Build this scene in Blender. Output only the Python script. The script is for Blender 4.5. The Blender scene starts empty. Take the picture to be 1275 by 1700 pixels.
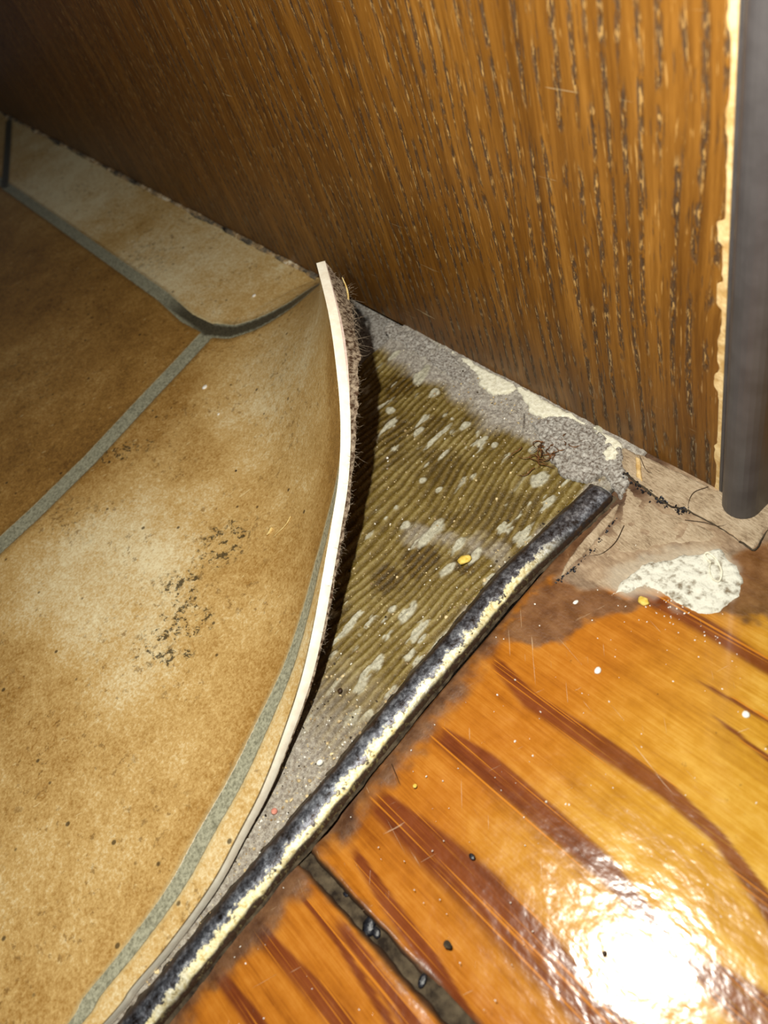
import bpy, bmesh, math, random
import numpy as np
from mathutils import Vector, Matrix
random.seed(7)
C = bpy.context.scene.collection
S = 0.001            # everything below is laid out in millimetres

# ---------------------------------------------------------------- camera
FPX, CX, CY, CAMH = 1277.0, 637.5, 850.0, 120.0
RW = np.array([[0.61302, 0.48121, -0.62659],      # world X (along the panel) in camera axes (right, down, forward)
               [0.73080, -0.64677, 0.21824],      # world Y (towards the panel)
               [-0.30025, -0.59171, -0.74814]])   # world Z (up)
u_, s_, v_ = np.linalg.svd(RW); RW = u_ @ v_
cam_d = bpy.data.cameras.new('camera'); cam = bpy.data.objects.new('camera', cam_d); C.objects.link(cam)
cam_d.sensor_fit = 'VERTICAL'; cam_d.sensor_height = 36; cam_d.sensor_width = 27
cam_d.lens = FPX / 1700 * 36
cam_d.clip_start = 0.004; cam_d.clip_end = 20
xa, ya, za = RW[:, 0], RW[:, 1], RW[:, 2]
M = Matrix(((xa[0], -ya[0], -za[0], 0), (xa[1], -ya[1], -za[1], 0), (xa[2], -ya[2], -za[2], CAMH * S), (0, 0, 0, 1)))
cam.matrix_world = M
cam_d.dof.use_dof = True; cam_d.dof.focus_distance = 0.150; cam_d.dof.aperture_fstop = 24
bpy.context.scene.camera = cam

# ---------------------------------------------------------------- world, flash, exposure
w = bpy.data.worlds.new('world'); bpy.context.scene.world = w; w.use_nodes = True
w.node_tree.nodes['Background'].inputs[0].default_value = (0.75, 0.85, 1, 1)
w.node_tree.nodes['Background'].inputs[1].default_value = 0.035
off = np.array([-19.0, -30.0, 7.0])               # phone flash, beside the lens
LP = np.array([0, 0, CAMH]) + RW @ off
ld = bpy.data.lights.new('phone_flash', 'POINT'); lo = bpy.data.objects.new('phone_flash', ld); C.objects.link(lo)
lo.location = LP * S; ld.shadow_soft_size = 0.0016; ld.energy = 1.0; ld.color = (1.0, 0.97, 0.87)
vs = bpy.context.scene.view_settings
vs.view_transform = 'Standard'; vs.look = 'None'; vs.gamma = 1; vs.use_curve_mapping = False; vs.exposure = 0.35

# ---------------------------------------------------------------- helpers
def fl(px, z=0.0):                                 # photograph point -> mm, on the horizontal plane at height z
    r = RW @ np.array([px[0] - CX, px[1] - CY, FPX]); t = (z - CAMH) / r[2]
    return r * t + np.array([0, 0, CAMH])
def pl(pts, z=0.0): return np.array([fl(p, z)[:2] for p in pts])
def lin(r, g, b):
    f = lambda c: (c / 255 / 12.92) if c / 255 < .04045 else ((c / 255 + .055) / 1.055) ** 2.4
    return (f(r), f(g), f(b), 1)
def hsh(i, j, seed):
    n = (i.astype(np.int64) * 374761393 + j.astype(np.int64) * 668265263 + seed * 974711) & 0x7fffffff
    n = ((n ^ (n >> 13)) * 1274126177) & 0x7fffffff
    return ((n ^ (n >> 16)) & 0xffff) / 65535.0
def vn(x, y, seed=0):
    x = np.asarray(x, float); y = np.asarray(y, float)
    i = np.floor(x); j = np.floor(y); a = x - i; b = y - j
    a = a * a * (3 - 2 * a); b = b * b * (3 - 2 * b)
    return (hsh(i, j, seed) * (1 - a) + hsh(i + 1, j, seed) * a) * (1 - b) + (hsh(i, j + 1, seed) * (1 - a) + hsh(i + 1, j + 1, seed) * a) * b
def fb(x, y, sc, o=4, seed=0):                     # 0..1
    s = 0; a = 1; t = 0
    for k in range(o):
        s = s + a * vn(np.asarray(x) / sc * 2 ** k, np.asarray(y) / sc * 2 ** k, seed + k * 17); t += a; a *= .5
    return s / t
def sst(a, b, x):
    t = np.clip((np.asarray(x, float) - a) / (b - a), 0, 1); return t * t * (3 - 2 * t)
def dline(X, Y, P):                                # distance to a polyline
    d = np.full(np.shape(X), 1e9)
    for (ax, ay), (bx, by) in zip(P[:-1], P[1:]):
        vx, vy = bx - ax, by - ay; t = np.clip(((X - ax) * vx + (Y - ay) * vy) / (vx * vx + vy * vy + 1e-12), 0, 1)
        d = np.minimum(d, np.hypot(X - ax - t * vx, Y - ay - t * vy))
    return d
def dpoly(X, Y, P):                                # signed distance, negative inside
    P = np.asarray(P); Q = np.vstack([P, P[:1]]); d = dline(X, Y, Q); ins = np.zeros(np.shape(X), bool)
    for (ax, ay), (bx, by) in zip(Q[:-1], Q[1:]):
        c = ((ay > Y) != (by > Y)); xx = (bx - ax) * (Y - ay) / ((by - ay) if by != ay else 1e-9) + ax
        ins ^= c & (X < xx)
    return np.where(ins, -d, d)
def mesh_obj(name, V, F, mat=None, parent=None, attrs=None, smooth=True):
    me = bpy.data.meshes.new(name); V = np.asarray(V, float)
    me.from_pydata((V * S).tolist(), [], [tuple(int(i) for i in f) for f in F])
    for k, a in (attrs or {}).items():
        at = me.attributes.new(k, 'FLOAT', 'POINT'); at.data.foreach_set('value', np.ascontiguousarray(a, dtype=np.float32).ravel())
    if smooth: me.shade_smooth()
    me.update(); o = bpy.data.objects.new(name, me); C.objects.link(o)
    if mat: me.materials.append(mat)
    if parent: o.parent = parent
    return o
def gridfaces(n, m, base=0):
    a = np.arange(n * m).reshape(n, m) + base
    return np.stack([a[:-1, :-1], a[:-1, 1:], a[1:, 1:], a[1:, :-1]], -1).reshape(-1, 4)
def grid_obj(name, P, mat, parent=None, attrs=None, skirt=None):
    n, m, _ = P.shape; V = P.reshape(-1, 3); F = gridfaces(n, m).tolist(); A = dict(attrs or {})
    if V.shape[0] and np.cross(P[0, 1] - P[0, 0], P[1, 0] - P[0, 0])[2] < 0: F = [f[::-1] for f in F]
    if skirt is not None:
        a = np.arange(n * m).reshape(n, m)
        ring = np.concatenate([a[0, :-1], a[:-1, -1], a[-1, :0:-1], a[:0:-1, 0]])
        low = V[ring].copy(); low[:, 2] = skirt; b = len(V); V = np.vstack([V, low]); k = len(ring)
        F += [[int(ring[i]), b + i, b + (i + 1) % k, int(ring[(i + 1) % k])] for i in range(k)]
        F.append([b + i for i in range(k)][::-1])
        A = {q: np.concatenate([np.ravel(v), np.ravel(v)[ring]]) for q, v in A.items()}
    return mesh_obj(name, V, F, mat, parent, A)
def tag(o, label=None, cat=None, group=None, kind=None):
    if label: o['label'] = label
    if cat: o['category'] = cat
    if group: o['group'] = group
    if kind: o['kind'] = kind
    return o
def empty(name, loc):
    o = bpy.data.objects.new(name, None); C.objects.link(o); o.location = np.array(loc) * S; o.empty_display_size = .005; return o
def keep(o, root):                                  # parent while staying in place
    o.parent = root; o.matrix_parent_inverse = Matrix.Translation(-root.location); return o
def tubes(name, paths, r, mat, sides=5, parent=None):   # several tapering strands in one mesh
    V = []; F = []
    for P in paths:
        P = np.asarray(P, float); n = len(P); b = len(V)
        for i in range(n):
            t = P[min(i + 1, n - 1)] - P[max(i - 1, 0)]; t = t / (np.linalg.norm(t) + 1e-9)
            a = np.cross(t, [0.3, 0.2, 1]); a /= np.linalg.norm(a) + 1e-9; c = np.cross(t, a)
            rr = r * (1 - .75 * (i / (n - 1)) ** 2) if n > 1 else r
            for k in range(sides):
                q = 2 * math.pi * k / sides; V.append(P[i] + rr * (math.cos(q) * a + math.sin(q) * c))
        for i in range(n - 1):
            for k in range(sides):
                F.append([b + i * sides + k, b + i * sides + (k + 1) % sides, b + (i + 1) * sides + (k + 1) % sides, b + (i + 1) * sides + k])
        F.append([b + k for k in range(sides)][::-1]); F.append([b + (n - 1) * sides + k for k in range(sides)])
    return mesh_obj(name, V, F, mat, parent)
def smooth_path(P, n=8):
    P = [np.asarray(p, float) for p in P]; P = [2 * P[0] - P[1]] + P + [2 * P[-1] - P[-2]]; out = []
    for i in range(1, len(P) - 2):
        for k in range(n):
            t = k / n; a, b, c, d = P[i - 1:i + 3]
            out.append(.5 * (2 * b + (c - a) * t + (2 * a - 5 * b + 4 * c - d) * t * t + (3 * b - a - 3 * c + d) * t ** 3))
    out.append(P[-2]); return np.array(out)

# ---------------------------------------------------------------- node helper
class NT:
    def __init__(s, name, rough=.5, spec=.5, metal=0.0):
        s.m = bpy.data.materials.new(name); s.m.use_nodes = True; s.t = s.m.node_tree; s.n = s.t.nodes
        s.b = s.n['Principled BSDF']; s.set('Roughness', rough); s.set('Specular IOR Level', spec); s.set('Metallic', metal)
        s.pos = s.n.new('ShaderNodeTexCoord').outputs['Object']
    def L(s, a, b):
        if hasattr(a, 'is_output'): s.t.links.new(a, b)
        else: b.default_value = a
    def set(s, k, v): s.L(v, s.b.inputs[k])
    def attr(s, k):
        n = s.n.new('ShaderNodeAttribute'); n.attribute_name = k; return n.outputs['Fac']
    def math(s, op, a, b=0.0, c=0.0, clamp=False):
        n = s.n.new('ShaderNodeMath'); n.operation = op; n.use_clamp = clamp
        for i, v in enumerate((a, b, c)): s.L(v, n.inputs[i])
        return n.outputs[0]
    def mp(s, sx, sy, sz, rot=0.0, loc=(0, 0, 0), src=None):   # scales are per millimetre
        n = s.n.new('ShaderNodeMapping'); n.inputs['Scale'].default_value = (sx / S, sy / S, sz / S)
        n.inputs['Location'].default_value = loc; s.L(src or s.pos, n.inputs[0])
        if rot:
            k = s.n.new('ShaderNodeVectorRotate'); k.inputs['Angle'].default_value = rot; s.L(src or s.pos, k.inputs[0]); s.L(k.outputs[0], n.inputs[0])
        return n.outputs[0]
    def noise(s, v, det=4, ro=.5, dist=0.0, sc=1.0, col=False):
        n = s.n.new('ShaderNodeTexNoise'); s.L(v, n.inputs['Vector']); n.inputs['Scale'].default_value = sc
        n.inputs['Detail'].default_value = det; n.inputs['Roughness'].default_value = ro; n.inputs['Distortion'].default_value = dist
        return n.outputs['Color' if col else 'Fac']
    def voro(s, v, sc=1.0, feat='F1'):
        n = s.n.new('ShaderNodeTexVoronoi'); s.L(v, n.inputs['Vector']); n.inputs['Scale'].default_value = sc; n.feature = feat
        return n.outputs['Distance']
    def ramp(s, f, stops):
        n = s.n.new('ShaderNodeValToRGB'); e = n.color_ramp.elements; s.L(f, n.inputs[0])
        while len(e) < len(stops): e.new(.5)
        for q, (p, c) in zip(e, stops):
            q.position = p; q.color = c if isinstance(c, tuple) else (c, c, c, 1)
        return n.outputs[0]
    def st(s, f, a, b, lo=0.0, hi=1.0):
        n = s.n.new('ShaderNodeMapRange'); n.interpolation_type = 'SMOOTHSTEP'; s.L(f, n.inputs[0])
        n.inputs[1].default_value = a; n.inputs[2].default_value = b; n.inputs[3].default_value = lo; n.inputs[4].default_value = hi
        return n.outputs[0]
    def mix(s, f, a, b, mode='MIX'):
        n = s.n.new('ShaderNodeMix'); n.data_type = 'RGBA'; n.blend_type = mode
        s.L(f, n.inputs[0]); s.L(a, n.inputs[6]); s.L(b, n.inputs[7]); return n.outputs[2]
    def bump(s, h, dist=.1, strength=1.0):          # dist in mm
        n = s.n.new('ShaderNodeBump'); n.inputs['Distance'].default_value = dist * S; n.inputs['Strength'].default_value = strength
        s.L(h, n.inputs['Height']); s.set('Normal', n.outputs[0]); return n
    def add(s, *a):
        r = a[0]
        for q in a[1:]: r = s.math('ADD', r, q)
        return r
    def mul(s, a, b): return s.math('MULTIPLY', a, b)

# ---------------------------------------------------------------- materials
def m_veneer():
    n = NT('oak_veneer', .45, .35)
    warp = n.noise(n.mp(.05, .05, .012), 2)
    wx = n.n.new('ShaderNodeVectorMath'); wx.operation = 'ADD'
    cb = n.n.new('ShaderNodeCombineXYZ'); n.L(n.mul(n.math('SUBTRACT', warp, .5), .006), cb.inputs[0])
    n.L(n.pos, wx.inputs[0]); n.L(cb.outputs[0], wx.inputs[1]); P = wx.outputs[0]
    broad = n.noise(n.mp(.22, .1, .014, src=P), 3, .55)
    fine = n.noise(n.mp(1.3, 1, .05, src=P), 4, .6)
    vfine = n.noise(n.mp(6, 1, .3, src=P), 3, .6)
    col = n.ramp(n.add(n.mul(broad, .42), n.mul(fine, .38), n.mul(vfine, .2)),
                 [(.3, lin(78, 47, 13)), (.44, lin(106, 67, 20)), (.55, lin(130, 86, 30)), (.72, lin(170, 120, 52))])
    bn = n.math('FRACT', n.add(n.mul(n.noise(n.mp(.03, .02, .006, src=P), 2), 3.0), n.mul(n.sepx(P), 1 / (2.7 * S))))
    rowm = n.math('SUBTRACT', 1.0, n.st(n.math('ABSOLUTE', n.math('SUBTRACT', bn, .5)), .08, .27))
    brk = n.st(n.noise(n.mp(.36, .3, .09, loc=(3, 1, 2), src=P), 3), .40, .52)
    jag = n.noise(n.mp(2.1, 1, .42, src=P), 4, .65)
    dark = n.mul(n.mul(rowm, brk), n.st(jag, .42, .52))
    jag2 = n.noise(n.mp(2.1, 1, .42, src=P, loc=(-.6, 0, .25)), 4, .65)
    lite = n.mul(n.mul(rowm, brk), n.st(jag2, .545, .60))
    s1 = n.noise(n.mp(1.9, 1, .10, loc=(9, 3, 5), src=P), 3, .55)
    stray = n.mul(n.st(s1, .60, .66), n.st(jag, .42, .52))
    sl_ = n.st(n.noise(n.mp(1.7, 1, .14, loc=(2.3, 3, 7), src=P), 3, .55), .625, .67)
    pore = n.math('MAXIMUM', dark, n.mul(stray, .75))
    col = n.mix(n.mul(pore, .88), col, n.ramp(vfine, [(.35, lin(38, 26, 17)), (.65, lin(88, 70, 52))]))
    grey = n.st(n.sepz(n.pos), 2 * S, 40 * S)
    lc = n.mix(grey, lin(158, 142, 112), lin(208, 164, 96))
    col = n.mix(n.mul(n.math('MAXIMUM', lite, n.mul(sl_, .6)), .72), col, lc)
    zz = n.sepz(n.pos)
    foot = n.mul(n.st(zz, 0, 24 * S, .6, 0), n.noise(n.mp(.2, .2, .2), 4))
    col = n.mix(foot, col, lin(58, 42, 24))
    sc = n.mul(n.st(n.noise(n.mp(.05, .1, 1.6, loc=(1, 7, 0)), 3, .6, .6), .70, .72), n.st(n.noise(n.mp(.12, .1, .12, loc=(5, 2, 8)), 2), .5, .62))
    col = n.mix(n.mul(sc, .6), col, lin(196, 178, 140))
    n.set('Base Color', col)
    n.set('Roughness', n.math('ADD', n.mul(pore, .25), .42))
    n.bump(n.add(n.mul(pore, -1.0), n.mul(vfine, .15), n.mul(lite, .5)), .12, .8)
    return n.m
def _sep(i):
    def f(s, v):
        n = s.n.new('ShaderNodeSeparateXYZ'); s.L(v, n.inputs[0]); return n.outputs[i]
    return f
NT.sepx, NT.sepy, NT.sepz = _sep(0), _sep(1), _sep(2)

def simple(name, c1, c2, sc=1.0, rough=.6, spec=.3, metal=0.0, bump=.05, lo=.38, hi=.62, det=5):
    n = NT(name, rough, spec, metal); f = n.noise(n.mp(sc, sc, sc), det, .6)
    n.set('Base Color', n.ramp(f, [(lo, lin(*c1)), (hi, lin(*c2))])); n.bump(f, bump); return n.m

def m_vinyl():
    n = NT('printed_vinyl', .36, .4)
    tone = n.attr('tone'); g = n.attr('grout'); dk = n.attr('dark'); mk = n.attr('mark')
    mot = n.noise(n.mp(.09, .09, .09), 5, .62); mid = n.noise(n.mp(.6, .6, .6), 4, .65); gr = n.noise(n.mp(1.7, 1.7, 1.7), 4, .75)
    f = n.add(n.mul(tone, .52), n.mul(mot, .28), n.mul(mid, .24), n.mul(n.math('SUBTRACT', gr, .5), .5))
    tc = n.ramp(f, [(.20, lin(96, 64, 24)), (.40, lin(158, 118, 58)), (.56, lin(198, 164, 104)), (.74, lin(232, 218, 178))])
    # brown freckles of the print
    fr = n.mul(n.st(n.noise(n.mp(.55, .55, .55, loc=(3, 8, 1)), 4, .7), .56, .66), n.st(n.noise(n.mp(.07, .07, .07, loc=(6, 1, 1)), 2), .42, .58))
    tc = n.mix(n.mul(fr, .55), tc, lin(96, 66, 26))
    # small elongated pale flecks
    pf = n.st(n.noise(n.mp(1.0, .28, .5, rot=.25), 2), .70, .75)
    tc = n.mix(n.mul(pf, .45), tc, lin(232, 212, 160))
    # black scuff scribbles where shoes have rubbed
    wv = n.noise(n.mp(.35, .35, .35, loc=(2, 2, 2)), 3, .6, col=True)
    ad = n.n.new('ShaderNodeVectorMath'); ad.operation = 'MULTIPLY_ADD'; n.L(wv, ad.inputs[0]); ad.inputs[1].default_value = (3.2 * S,) * 3; n.L(n.pos, ad.inputs[2])
    rid = n.math('ABSOLUTE', n.math('SUBTRACT', n.noise(n.mp(.26, .5, .4, rot=-.5, src=ad.outputs[0]), 5, .62), .5))
    line = n.st(rid, .012, .06, 1, 0)
    smud = n.st(n.noise(n.mp(.5, .5, .5, loc=(8, 0, 3)), 5, .7), .47, .66)
    scr = n.math('MINIMUM', n.mul(mk, n.add(n.mul(n.mul(line, smud), 2.4), n.mul(smud, .32))), 1.0)
    tc = n.mix(n.mul(scr, .85), tc, lin(44, 38, 24))
    sp = n.st(n.voro(n.mp(.17, .17, .17, loc=(1, 5, 3))), .05, .10, 1, 0)
    tc = n.mix(n.mul(sp, .8), tc, lin(50, 38, 20))
    # joints
    gw = n.math('ADD', g, n.mul(n.math('SUBTRACT', n.noise(n.mp(.9, .9, .9), 3), .5), .35))
    core = n.st(gw, 1.55, 1.85, 1, 0); halo = n.mul(n.st(gw, 1.7, 2.9, 1, 0), n.st(gw, 1.6, 1.8))
    gcol = n.ramp(n.noise(n.mp(1.6, 1.6, 1.6), 4, .7), [(.35, lin(116, 114, 94)), (.62, lin(172, 170, 146))])
    gcol = n.mix(dk, gcol, n.ramp(n.noise(n.mp(2.5, 2.5, 2.5), 3, .7), [(.35, lin(42, 38, 28)), (.65, lin(84, 78, 60))]))
    tc = n.mix(n.mul(halo, .55), tc, n.mix(n.attr('pale'), lin(108, 80, 36), lin(226, 214, 168)))
    tc = n.mix(core, tc, gcol)
    tc = n.mix(n.mul(n.st(n.attr('rim'), .22, .42, 1, 0), .85), tc, lin(70, 62, 48))  # dark line at the cut edge: wear layer with bevel shadow painted in
    n.set('Base Color', tc)
    n.set('Roughness', n.math('ADD', n.mul(gr, .22), .24))
    n.bump(n.add(n.mul(gr, .6), n.mul(mid, .35), n.mul(core, -1.0)), .13, .9)
    return n.m
def m_adhesive():
    n = NT('ridged_adhesive', .3, .5)
    rg = n.attr('ridge'); ce = n.attr('cement'); wh = n.attr('pale'); rs = n.attr('resin')
    cl = n.noise(n.mp(.08, .08, .08), 4, .6); fi = n.noise(n.mp(1.3, 1.3, 1.3), 5, .7); gr = n.noise(n.mp(5, 5, 5), 2, .7)
    amb = n.ramp(n.add(n.mul(rg, .27), n.mul(cl, .42), n.mul(fi, .31)), [(.25, lin(72, 54, 14)), (.48, lin(118, 98, 42)), (.72, lin(160, 144, 92))])
    dark = n.ramp(n.add(n.mul(rg, .5), n.mul(fi, .5)), [(.3, lin(58, 42, 8)), (.7, lin(104, 80, 20))])
    c = n.mix(rs, amb, dark)
    gy = n.ramp(n.add(n.mul(fi, .7), n.mul(gr, .3)), [(.30, lin(92, 78, 64)), (.46, lin(146, 138, 128)), (.62, lin(196, 190, 178))])
    c = n.mix(ce, c, gy)
    c = n.mix(wh, c, n.ramp(fi, [(.3, lin(140, 134, 112)), (.6, lin(196, 192, 170))]))
    sp = n.mul(n.st(n.voro(n.mp(1.1, 1.1, 1.1)), .12, .2, 1, 0), n.st(fi, .5, .6))
    c = n.mix(n.mul(sp, .7), c, lin(226, 214, 170))
    n.set('Base Color', c)
    n.set('Roughness', n.math('ADD', n.mul(n.math('MAXIMUM', ce, wh), .45), n.math('ADD', n.mul(fi, .3), .12)))
    n.bump(n.add(n.mul(fi, 1.0), n.mul(gr, .5)), .28, .9)
    return n.m
def m_plank():
    n = NT('varnished_pine', .2, .5)
    bd = n.attr('band'); wn = n.attr('worn'); gm = n.attr('grime'); wt = n.attr('chalk'); yl = n.attr('light')
    R = -.07
    gfine = n.noise(n.mp(.12, 3.0, 1, rot=R), 4, .65); gb = n.noise(n.mp(.03, .35, 1, rot=R), 3, .5); mo = n.noise(n.mp(.35, .35, .35), 4, .6)
    f = n.add(n.mul(gfine, .35), n.mul(gb, .4), n.mul(mo, .25))
    og = n.ramp(f, [(.3, lin(128, 68, 14)), (.5, lin(172, 104, 28)), (.7, lin(198, 134, 54))])
    yw = n.ramp(f, [(.3, lin(156, 104, 20)), (.5, lin(188, 138, 42)), (.7, lin(216, 176, 84))])
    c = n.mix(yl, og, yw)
    red = n.ramp(f, [(.3, lin(72, 28, 14)), (.6, lin(112, 50, 26))])
    bm = n.math('MULTIPLY', bd, n.st(n.noise(n.mp(.05, 2.6, 1, rot=R, loc=(3, 3, 3)), 3, .6), .30, .46, .7, 1))
    c = n.mix(n.mul(bm, .88), c, red)
    c = n.mix(n.mul(n.st(bd, .1, .5), n.mul(n.st(n.noise(n.mp(.02, 2.2, 1, rot=R, loc=(7, 3, 3)), 1), .62, .68), .7)), c, lin(206, 130, 34))
    tan = n.ramp(n.add(n.mul(n.noise(n.mp(.5, 2.2, 1, rot=.1), 5, .7), .6), n.mul(mo, .4)), [(.3, lin(104, 82, 62)), (.5, lin(154, 132, 106)), (.7, lin(192, 172, 144))])
    c = n.mix(wn, c, tan)
    gc = n.ramp(mo, [(.35, lin(62, 38, 22)), (.65, lin(104, 74, 50))])
    c = n.mix(gm, c, gc)
    c = n.mix(n.attr('lip'), c, lin(44, 30, 20))
    bl = n.mul(n.st(n.noise(n.mp(.5, .5, .5, loc=(4, 9, 2)), 4, .7), .66, .72), .75)
    c = n.mix(n.mul(bl, n.attr('spot')), c, lin(70, 44, 26))
    c = n.mix(wt, c, lin(206, 202, 184))
    # hairline scratches in the varnish
    s1 = n.st(n.noise(n.mp(.09, 2.6, 1, rot=.75), 2, .5, .3), .735, .75); s2 = n.st(n.noise(n.mp(.12, 3.0, 1, rot=1.9), 2, .5, .4), .74, .755)
    s3 = n.st(n.noise(n.mp(.08, 3.4, 1, rot=.2), 2, .5, .5), .745, .76)
    scr = n.math('MAXIMUM', n.math('MAXIMUM', s1, s2), s3)
    c = n.mix(n.mul(scr, .35), c, lin(222, 190, 150))
    n.set('Base Color', c)
    dull = n.math('MAXIMUM', n.math('MAXIMUM', wn, wt), n.mul(gm, .7))
    n.set('Roughness', n.math('ADD', n.math('ADD', n.mul(dull, .45), n.mul(scr, .2)), n.math('ADD', n.mul(mo, .14), .12)))
    n.set('Coat Weight', n.mul(n.math('SUBTRACT', 1.0, dull), .6)); n.set('Coat Roughness', .07)
    wavy = n.noise(n.mp(.16, .22, .2), 3, .5)
    n.bump(n.add(n.mul(wavy, 2.0), n.mul(n.noise(n.mp(.5, .7, .5), 2, .5), .55), n.mul(mo, .2), n.mul(gfine, .08), n.mul(scr, -.15), n.mul(n.mul(dull, n.noise(n.mp(2, 2, 2), 4, .7)), 1.0)), .13, 1.0)
    return n.m
def m_strip():
    n = NT('worn_steel', .34, .5, .85)
    sd = n.attr('side'); fi = n.noise(n.mp(1.2, 1.2, 1.2), 5, .7); mo = n.noise(n.mp(.35, .35, .35), 4, .6); ft = n.noise(n.mp(4, 4, 4), 3, .7)
    c = n.ramp(n.add(n.mul(fi, .6), n.mul(mo, .4)), [(.38, lin(52, 44, 40)), (.50, lin(110, 112, 120)), (.64, lin(190, 196, 206))])
    pn = n.mul(n.st(n.add(n.mul(sd, .55), n.mul(mo, .9), n.mul(fi, .7)), .95, 1.04), n.attr('paint'))  # cream coat with the flash's specular highlight painted into it
    c = n.mix(pn, c, n.ramp(fi, [(.3, lin(186, 160, 84)), (.5, lin(226, 214, 164)), (.7, lin(240, 236, 208))]))
    gm = n.math('MAXIMUM', n.st(n.add(sd, n.mul(mo, .5)), -.42, .06, 1, 0), n.st(n.add(sd, n.mul(mo, .3)), .84, .98))
    gm = n.mul(gm, n.st(fi, .3, .5, .6, 1)); c = n.mix(gm, c, n.ramp(fi, [(.35, lin(30, 20, 14)), (.65, lin(70, 52, 38))]))
    n.set('Base Color', c); n.set('Metallic', n.math('SUBTRACT', .85, n.math('MAXIMUM', n.mul(pn, .75), n.mul(gm, .6))))
    n.set('Roughness', n.math('ADD', n.mul(fi, .4), .2))
    n.bump(n.add(n.mul(fi, .7), n.mul(mo, .9), n.mul(ft, .3), n.mul(pn, .3)), .11, .9)
    return n.m
VENEER, VINYL, ADH, PLANK, STRIP = m_veneer(), m_vinyl(), m_adhesive(), m_plank(), m_strip()
EDGEBAND = simple('raw_edge', (196, 158, 98), (236, 208, 154), .5, .7, bump=.2)
PVC = simple('grey_plastic', (66, 63, 64), (76, 73, 74), .2, .4, .5, bump=.01)
CORE = simple('vinyl_core', (238, 228, 208), (250, 244, 226), .6, .6, bump=.06)
CORE2 = simple('vinyl_core_shaded', (204, 180, 168), (222, 204, 192), .9, .7, bump=.1)  # darker pinkish copy of the core, shade painted into its colour
FELT = simple('felt_backing', (66, 46, 32), (158, 142, 122), 1.1, .95, .1, bump=.5, lo=.4, hi=.6)
FUZZ = simple('grey_fibre', (120, 104, 88), (176, 160, 138), 2, .9, .1, bump=0)
FIBRE = simple('straw_fibre', (190, 158, 90), (226, 204, 144), 1, .7, .2, bump=0)
CEMENT = simple('grey_cement', (96, 82, 70), (190, 186, 178), 1.6, .9, .2, bump=.3, lo=.34, hi=.64, det=8)
PLASTER = simple('white_plaster', (214, 208, 184), (240, 236, 216), 1.2, .85, .2, bump=.25)
n = NT('bare_board', .85, .2); f = n.noise(n.mp(.9, 3.2, 1.5, rot=.1), 6, .7); f2 = n.noise(n.mp(.25, .25, .25), 4, .6)
n.set('Base Color', n.ramp(n.add(n.mul(f, .6), n.mul(f2, .4)), [(.36, lin(128, 106, 82)), (.47, lin(176, 154, 126)), (.62, lin(204, 184, 156))])); n.bump(f, .3); BARE = n.m
DIRT = simple('packed_dirt', (34, 26, 19), (92, 80, 62), .5, .9, .2, bump=.4, lo=.36, hi=.7, det=7)
TAR = simple('black_tar', (12, 13, 18), (30, 32, 40), 1, .35, .6, bump=.2)
CHALK = simple('chalky_paint', (124, 110, 88), (220, 218, 204), .8, .75, .3, bump=.5, lo=.32, hi=.52, det=7)
WHITE = simple('white_speck', (226, 224, 214), (244, 242, 234), 1, .6, bump=.05)
HAIR = simple('dark_hair', (44, 30, 18), (70, 50, 30), 1, .5, bump=0)
BROWNF = simple('brown_fibre', (70, 42, 20), (128, 84, 44), 1, .8, bump=0)
PINK = simple('pink_crumb', (190, 120, 104), (214, 150, 130), 1, .8, bump=.1)
YELLOW = simple('yellow_crumb', (206, 170, 60), (236, 208, 110), 1, .7, bump=.1)
GRIT = simple('tan_grit', (130, 104, 70), (226, 206, 160), .35, .8, bump=.1)
RECESS = simple('shaded_recess', (22, 16, 12), (48, 36, 24), .4, .9, bump=.1)  # near-black brown: the recess's shade is put into the colour

# ================================================================ SETTING
YP = 77.0                                           # front face of the panel
strip_c = pl([(1003, 817), (930, 888), (850, 965), (765, 1065), (688, 1155), (600, 1262), (535, 1342), (452, 1440), (365, 1545), (245, 1690)])
strip_c = smooth_path([(x, y) for x, y in strip_c] + [(-54.0, -85.0), (-50.0, -120.0)], 8)
sx_at = lambda y: np.interp(y, strip_c[::-1, 1], strip_c[::-1, 0])

# ---- floor: base slab of the setting; everything laid on it is a part
bmf = []
floor = mesh_obj('floor', [(-560, -260, -8), (140, -260, -8), (140, 140, -8), (-560, 140, -8), (-560, -260, -3), (140, -260, -3), (140, 140, -3), (-560, 140, -3)],
                 [(3, 2, 1, 0), (4, 5, 6, 7), (0, 1, 5, 4), (1, 2, 6, 5), (2, 3, 7, 6), (3, 0, 4, 7)], CEMENT, smooth=False)
tag(floor, 'bare subfloor under the lifted vinyl and the old planks', kind='structure')

# ---- ridged adhesive bed
nx, ny = 420, 620
yy = np.linspace(-72, YP + 1, ny)[:, None] * np.ones((1, nx)); tt = np.linspace(0, 1, nx)[None, :] * np.ones((ny, 1))
xr = sx_at(yy) + .3; xx = -142 + (xr + 142) * tt
rdir = pl([(590, 1160), (770, 950)]); dv = rdir[1] - rdir[0]; dv /= np.linalg.norm(dv); nvx, nvy = -dv[1], dv[0]
wob = (fb(xx, yy, 30, 2, 5) - .5) * 7 + (fb(xx, yy, 6, 2, 9) - .5) * .8
ph = (xx * nvx + yy * nvy + wob) / 1.72
ridge = .5 + .5 * np.cos(2 * np.pi * ph); ridge = ridge ** 1.2 * (.45 + .75 * fb(xx, yy, 5, 3, 19))
marg = dline(xx, yy, np.array([(-400, YP + 1), (-118, YP), (-40, YP)])) + (fb(xx, yy, 9, 4, 21) - .5) * 9
cem = sst(12.5, 8.0, marg)
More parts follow.
